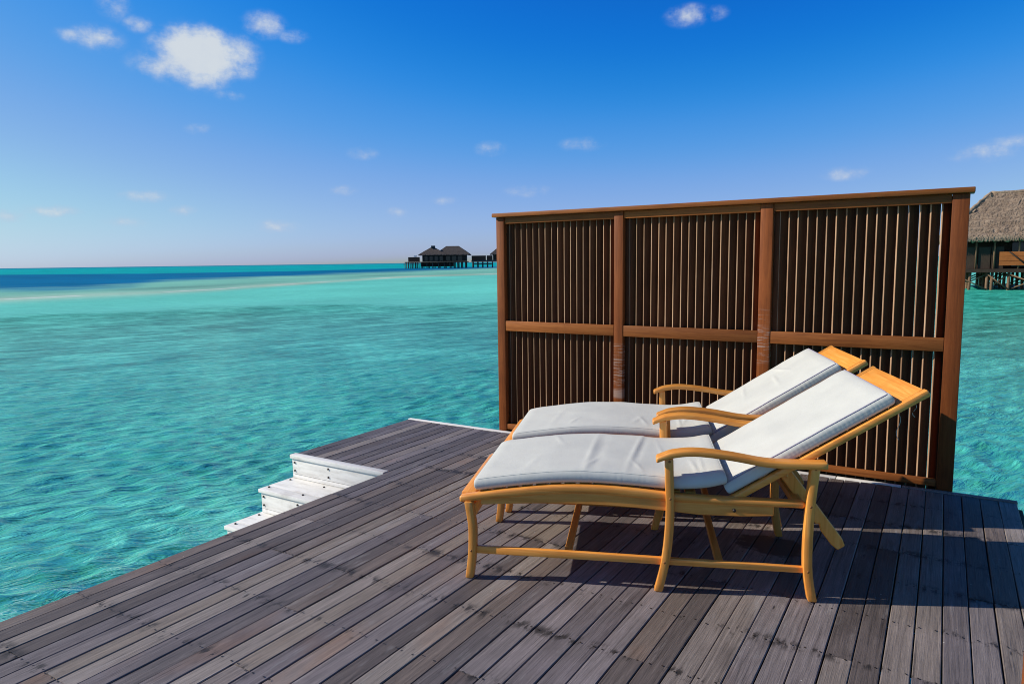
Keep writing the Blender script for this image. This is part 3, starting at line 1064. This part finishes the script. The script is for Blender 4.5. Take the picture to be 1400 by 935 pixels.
        for s, q in ends[::-1]:
            st_.append((Ltot - s, q))
        for (s, q) in st_:
            bx_, bz_ = np.interp(s, sl, B[:, 0]), np.interp(s, sl, B[:, 1])
            nx_, nz_ = np.interp(s, sl, N[:, 0]), np.interp(s, sl, N[:, 1])
            endf = min(s, Ltot - s)
            for (a, b) in ring:
                vv = a * (1 - .012 * (1 - q))
                h = b * q
                crown = 0.0
                if b > 0:
                    e = min(1, (wv - abs(a)) / .07)
                    e2 = min(1, endf / .07)
                    crown = .010 * math.sin(.5 * math.pi * max(e, 0)) * math.sin(.5 * math.pi * max(e2, 0))
                    wz = 0.0
                    for (ws, ww, wa, wv0, wvw, sk) in wrinkles:
                        d_ = (s - ws - sk * a)
                        wz += .7 * wa * math.exp(-(d_ / ww) ** 2) * math.exp(-((a - wv0) / wvw) ** 2)
                    crown += wz * max(min(e * 1.5 + .25, 1), 0)
                    crown += .0022 * mnoise.noise(Vector((s * 9 + seed, a * 9, 3.1))) * e2
                side = 0.0
                if abs(a) > wv - rc * 1.01 and side_gather:
                    sg = 1 if a > 0 else -1
                    side = sg * side_gather * (math.sin(s * 300 + 5.0 * mnoise.noise(Vector((s * 14, seed, 0)))) * (.5 + .5 * mnoise.noise(Vector((s * 8, seed, 5)))))
                hz = h + hh + crown
                verts.append((bx_ + nx_ * hz, v0 + wv + vv + side, bz_ + nz_ * hz))
        m = len(st_)
        for i in range(m - 1):
            for k in range(nr):
                k2 = (k + 1) % nr
                faces.append((i * nr + k, (i + 1) * nr + k, (i + 1) * nr + k2, i * nr + k2))
        for i, rev in ((0, False), (m - 1, True)):
            f = [i * nr + k for k in range(nr)]
            faces.append(tuple(f if not rev else f[::-1]))
        me = mesh_from(name, verts, faces, True)
        o = part(name, me, M_FABRIC)
        # piping round the top edge
        loop = []
        tl, tr = 10 + 44 - 6, 2           # ring indices on the two upper edges
        il = 5 + 44 + 2
        V = [Vector(v) for v in verts]
        for i in range(3, m - 3):
            loop.append(V[i * nr + 2])
        for k in range(5, 5 + 44, 3):
            loop.append(V[(m - 3) * nr + k])
        for i in range(m - 4, 2, -1):
            loop.append(V[i * nr + il])
        for k in range(5 + 43, 4, -3):
            loop.append(V[2 * nr + k])
        add('piping', tube_mesh('piping', loop, .0013 if name == 'seat_cushion' else .0028, 6, True), M_FABRIC if name == 'seat_cushion' else M_PIPING, o)
        return o
    cl = [(.026, .406), (.20, .434), (.381, .4575), (.548, .4655), (.712, .462), (.873, .454), (.97, .456), (1.06, .467), (1.142, .489)]
    cushion('seat_cushion', cl, .058, .018, W - .018, .0005, wr)
    cb0, cb1 = .040, .815
    cbl = [bp(cb0, .004), bp(.25, .004), bp(.5, .004), bp(.68, .004), bp(cb1, .004)]
    wr2 = [(rr.uniform(.25, .6), .012, .006, rr.uniform(-.1, .15), .12, rr.uniform(-.3, .3)) for _ in range(3)] if seed == 2 else [(.3, .05, .003, 0, .3, 0)]
    cushion('back_cushion', cbl, .056, .040, W - .040, .0007, wr2)
    # loose ends of the cushion ties
    for (s, ln) in ((BL - .13, .13), (BL - .06, .07)):
        x, z = bp(s, -.032)
        pts = [(x + .012 * math.sin(k * .7) + k * .003, .10 + .004 * math.cos(k), z - ln * k / 8) for k in range(9)]
        part('tie_cord', tube_mesh('tie_cord', pts, .0013, 5), M_CORD)
    return root


LANG = R(21.56)
LO = Vector((-1.7983, 2.5129, 0))
ld = Vector((math.cos(LANG), math.sin(LANG), 0))
ln_ = Vector((-math.sin(LANG), math.cos(LANG), 0))
WR1 = [(.52, .014, .006, -.05, .30, .05), (.56, .020, -.004, -.05, .3, .05), (.72, .012, .007, .05, .30, .12), (.745, .016, -.004, .05, .3, .12), (.85, .010, .006, -.1, .22, -.1),
       (.60, .010, .005, -.22, .08, .3), (.66, .010, .005, -.24, .07, -.3), (.90, .012, .005, -.2, .1, .1), (.97, .010, .005, -.22, .1, -.1), (1.03, .010, .004, -.2, .12, 0), (.30, .02, .003, -.2, .1, .2), (.40, .012, .004, .2, .1, -.3)]
WR2 = [(.42, .012, .005, -.22, .07, .3), (.70, .011, .006, -.2, .09, -.2), (.76, .014, .005, -.18, .08, .3), (.95, .010, .006, -.2, .12, 0), (1.02, .010, .005, -.15, .1, .2), (.25, .02, .003, -.1, .2, .1)]
lounger(LO, LANG, 'teak sun lounger nearest the camera with off-white cushions', 1, WR1)
lounger(LO + ln_ * .862 + ld * .025, LANG, 'teak sun lounger behind the first one, close to the wooden screen', 2, WR2)


# ------------------------------------------------------------------ villas on stilts
def hip_roof(name, a0, a1, b0, b1, z0, z1, ra, rb, m, root, jag=.08, nu=60, nv=14, thick=.22):
    """thatched hip roof; ra,rb: ridge ends along a; ragged eaves"""
    bm_ = (b0 + b1) / 2
    verts, faces = [], []
    rr = random.Random(len(name) + int(a0 * 10))

    def slope(e0, e1, r0, r1):
        base = len(verts)
        E0, E1, R0, R1 = Vector(e0), Vector(e1), Vector(r0), Vector(r1)
        nrm = ((E1 - E0).cross(R0 - E0 if (R0 - E0).length > .01 else R1 - E0)).normalized()
        if nrm.z < 0:
            nrm = -nrm
        for j in range(nv + 1):
            g = j / nv
            for i in range(nu + 1):
                f = i / nu
                p = E0.lerp(E1, f).lerp(R0.lerp(R1, f), g)
                edge = 0 if i in (0, nu) or j == nv else 1
                p = p + nrm * (edge * (.06 * mnoise.noise(p * 1.7) + .04 * math.sin(g * 40)))
                if j == 0:
                    p = p + Vector((0, 0, -rr.uniform(0, jag) * 2 - .05))
                verts.append(p)
        for j in range(nv):
            for i in range(nu):
                q = base + j * (nu + 1) + i
                faces.append((q, q + 1, q + nu + 2, q + nu + 1))
    slope((a0, b0, z0), (a1, b0, z0), (ra, bm_, z1), (rb, bm_, z1))
    slope((a1, b1, z0), (a0, b1, z0), (rb, bm_, z1), (ra, bm_, z1))
    slope((a0, b1, z0), (a0, b0, z0), (ra, bm_, z1), (ra, bm_ - .001, z1))
    slope((a1, b0, z0), (a1, b1, z0), (rb, bm_, z1), (rb, bm_ + .001, z1))
    o = add(name, mesh_from(name, verts, faces), m, root)
    md = o.modifiers.new('thick', 'SOLIDIFY')
    md.thickness = thick
    md.offset = -1
    return o


def vbox(root, name, a0, a1, b0, b1, z0, z1, m, parent=None):
    return add(name, box_mesh(name, a0, a1, b0, b1, z0, z1), m, parent or root)


def beam(root, name, p, q, r, m):
    return add(name, tube_mesh(name, [p, q], r, 6), m, root)


# far villa: dark double roof, left of the screen. local axes: x right, y away
def far_villa(loc, rz, label, parts):
    root = empty('overwater_villa', loc, rz)
    tag(root, label, 'villa', 'thatched villas on stilts')
    if 'big' in parts:
        hip_roof('roof', -5.2, 7.0, -4.0, 5.0, 4.9, 8.0, -.3, 1.6, M_THATCHF, root, .1, 30, 8)
        hip_roof('roof', 1.5, 17.2, -2.5, 7.0, 4.85, 8.6, 6.5, 12.0, M_THATCHF, root, .1, 30, 8)
        vbox(root, 'roof_cap', .1, 1.7, -.4, 1.4, 7.85, 8.8, M_THATCHF)
        vbox(root, 'wall', -3.6, 5.6, -2.6, 4.0, 1.9, 4.9, M_WALL)
        vbox(root, 'wall', 5.62, 15.4, -1.2, 5.8, 1.9, 4.9, M_WALL)
        for a in (-2.6, -.4, 1.8, 4.0):
            w_ = vbox(root, 'window', a, a + 1.3, -2.64, -2.61, 2.2, 4.2, M_GLASS)
        for a in (6.6, 9.2, 11.8):
            w_ = vbox(root, 'window', a, a + 1.8, -1.24, -1.21, 2.2, 4.2, M_GLASS)
        vbox(root, 'platform', -11.0, 16.0, -4.4, 6.4, 1.45, 1.85, M_WALLB)
        vbox(root, 'privacy_wall', -9.6, -4.6, -3.6, -3.4, 1.9, 3.9, M_WALLB)
        vbox(root, 'parasol', -7.2, -6.0, -3.0, -1.8, 4.05, 4.5, M_WHITE)
        beam(root, 'parasol_pole', (-6.6, -2.4, 1.9), (-6.6, -2.4, 4.1), .06, M_WHITE)
        vbox(root, 'sun_deck', -11.4, -4.8, -6.0, -4.45, .75, .95, M_PILED)
        vbox(root, 'under_shade_fill', -4.5, 9.5, -2.0, 4.5, -.3, 1.44, M_WALL)  # dark block added to paint the shade beneath the platform
        xs, ys = [-11, -9.4, -7.8, -6.2, -4, -1.5, 1, 3.5, 6, 8.5, 10.2, 11.8, 13.4, 15.2], (-4.0, 0.5, 5.6)
    else:
        hip_roof('roof', 8.0, 22.0, -4.5, 5.0, 4.9, 9.0, 13.0, 17.0, M_THATCHF, root, .1, 30, 8)
        vbox(root, 'wall', 9.4, 20.5, -3.0, 4.0, 1.9, 4.9, M_WALL)
        vbox(root, 'privacy_wall', -.2, 6.2, -3.5, -3.3, 2.3, 4.3, M_WALLB)
        vbox(root, 'privacy_wall', 6.6, 9.2, -3.5, -3.3, 2.3, 4.3, M_WALLB)
        vbox(root, 'platform', -.3, 20.5, -3.8, 5.0, 1.5, 2.3, M_PILED)
        vbox(root, 'boat_landing', .2, 8.8, -4.6, -3.9, .3, .8, M_PILED)
        xs, ys = [0.2, 2.4, 4.6, 6.8, 9.0, 12, 15, 18, 20], (-3.6, 1.0, 4.6)
    pm = tube_mesh('pile', [(0, 0, -2.6), (0, 0, 1.48)], .17, 8)
    for y in ys:
        for x in xs:
            add('pile', pm, M_PILED, root, (x, y, 0))
    return root


# horizontal right direction of the camera
cr = math.atan2(0.52486899, 0.85108443)
far_villa((-192.0 + .0, 243.9, 0), cr, 'small distant dark-roofed villa on stilts left of the wooden screen', ('big',))
far_villa((-182.6, 262.0, 0), cr, 'distant villa on stilts half hidden behind the left end of the screen', ('side',))

# the neighbouring villa on the right
nv_ = empty('overwater_villa', (1.9, 62.0, 0), R(2.0))
tag(nv_, 'thatched villa on timber stilts beyond the right end of the screen', 'villa', 'thatched villas on stilts')
hip_roof('roof', -2.4, 15.0, -1.2, 9.0, 2.75, 6.2, 1.0, 11.0, M_THATCH, nv_, .12, 150, 26, .30)
# loose straw lying on the slopes and hanging from the eaves
tv, tf = [], []
rr = random.Random(3)
E0, E1, R0_, R1_ = Vector((-2.4, -1.2, 2.75)), Vector((15, -1.2, 2.75)), Vector((1.0, 3.9, 6.2)), Vector((11, 3.9, 6.2))
for slope_pts, n in (((E0, E1, R0_, R1_), 8000), ((Vector((-2.4, 9, 2.75)), E0, R0_, R0_), 1600)):
    a, b, c, d = slope_pts
    nn = ((b - a).cross(c - a)).normalized()
    if nn.z < 0:
        nn = -nn
    for k in range(n):
        f, g = rr.random(), rr.random() ** 1.15 * .98
        if k < n * .22:
            g = 0.0
        p = a.lerp(b, f).lerp(c.lerp(d, f), g)
        dn_ = (a.lerp(b, f) - c.lerp(d, f)).normalized()
        sd = (b - a).normalized()
        L = rr.uniform(.18, .5)
        wd = rr.uniform(.012, .035)
        up = nn * rr.uniform(.03, .08)
        tipv = p + dn_ * L + nn * rr.uniform(.01, .06) + sd * rr.uniform(-.1, .1)
        if g == 0.0:
            tipv = p + Vector((rr.uniform(-.06, .06), rr.uniform(-.16, -.06), -rr.uniform(.12, .36)))
        if g == 0.0:
            wd *= 2.2
        i0 = len(tv)
        tv += [p + up - sd * wd, p + up + sd * wd, tipv]
        tf.append((i0, i0 + 1, i0 + 2))
ts = add('straw', mesh_from('straw', tv, tf), M_THATCH, nv_)
ts['kind'] = 'stuff'
for (p_, q_) in ((E0, R0_), (R0_, R1_), (Vector((-2.4, 9, 2.75)), R0_), (E1, R1_)):
    pp = [p_.lerp(q_, k / 24) + Vector((rr.uniform(-.03, .03), rr.uniform(-.03, .03), .02 + rr.uniform(-.04, .04))) for k in range(25)]
    add('ridge_thatch', tube_mesh('ridge_thatch', pp, [rr.uniform(.11, .17) for _ in pp], 7), M_THATCH, nv_)
vbox(nv_, 'platform', -1.6, 14.5, -.9, 8.5, .22, .48, M_WALL)
vbox(nv_, 'wall', -.9, 2.2, 1.0, 8.0, .485, 3.2, M_WALL)
vbox(nv_, 'wall', 2.21, 3.4, 2.6, 8.0, .485, 3.2, M_WALL)
vbox(nv_, 'wall', 3.41, 14.0, 4.2, 8.0, .485, 3.2, M_WALL)
for a in (-.75, .1, .9):
    vbox(nv_, 'wall_panel', a, a + .72, -.62, -.58, .49, 2.05, M_WALL)
for a in (-1.3, -.05, 1.05, 2.5, 4.3, 6.6, 9.0, 12.0):
    beam(nv_, 'post', (a, -.7, .485), (a, -.7, 2.9), .07, M_PILE)
for k in range(3):
    z = .72 + k * .33
    vbox(nv_, 'balcony_board', 1.35, 8.5, -.86, -.80, z, z + .31, M_WALLR)
beam(nv_, 'brace', (1.9, -.92, 1.70), (3.1, -.92, .6), .05, M_WALL)
beam(nv_, 'brace', (3.6, -.92, 1.70), (4.8, -.92, .6), .05, M_WALL)
vbox(nv_, 'window', 4.0, 6.2, 4.15, 4.19, .6, 2.6, M_GLASS)
vbox(nv_, 'window', 2.4, 3.2, 2.55, 2.59, .6, 2.6, M_GLASS)
pm = tube_mesh('pile', [(0, 0, -2.4), (0, 0, .215)], .10, 8)
pxs = [-1.4, -.35, .7, 1.0, 2.0, 3.1, 4.6, 6.0, 7.5, 9.0, 11.0, 13.0]
for yy in (-.6, 2.2, 5.2, 8.0):
    for a in pxs:
        add('pile', pm, M_PILE, nv_, (a, yy, 0), (0, rr.uniform(-.02, .02), 0))
for yy in (-.62, 2.18, 5.18):
    for a, b in zip(pxs[::2], pxs[2::2]):
        beam(nv_, 'brace', (a, yy - .12, .1), (b, yy - .12, -1.0), .05, M_PILE)
        beam(nv_, 'brace', (b, yy + .12, .1), (a, yy + .12, -1.0), .05, M_PILE)

# everything must have a label only when top-level; parts inherit their thing
bpy.context.view_layer.update()
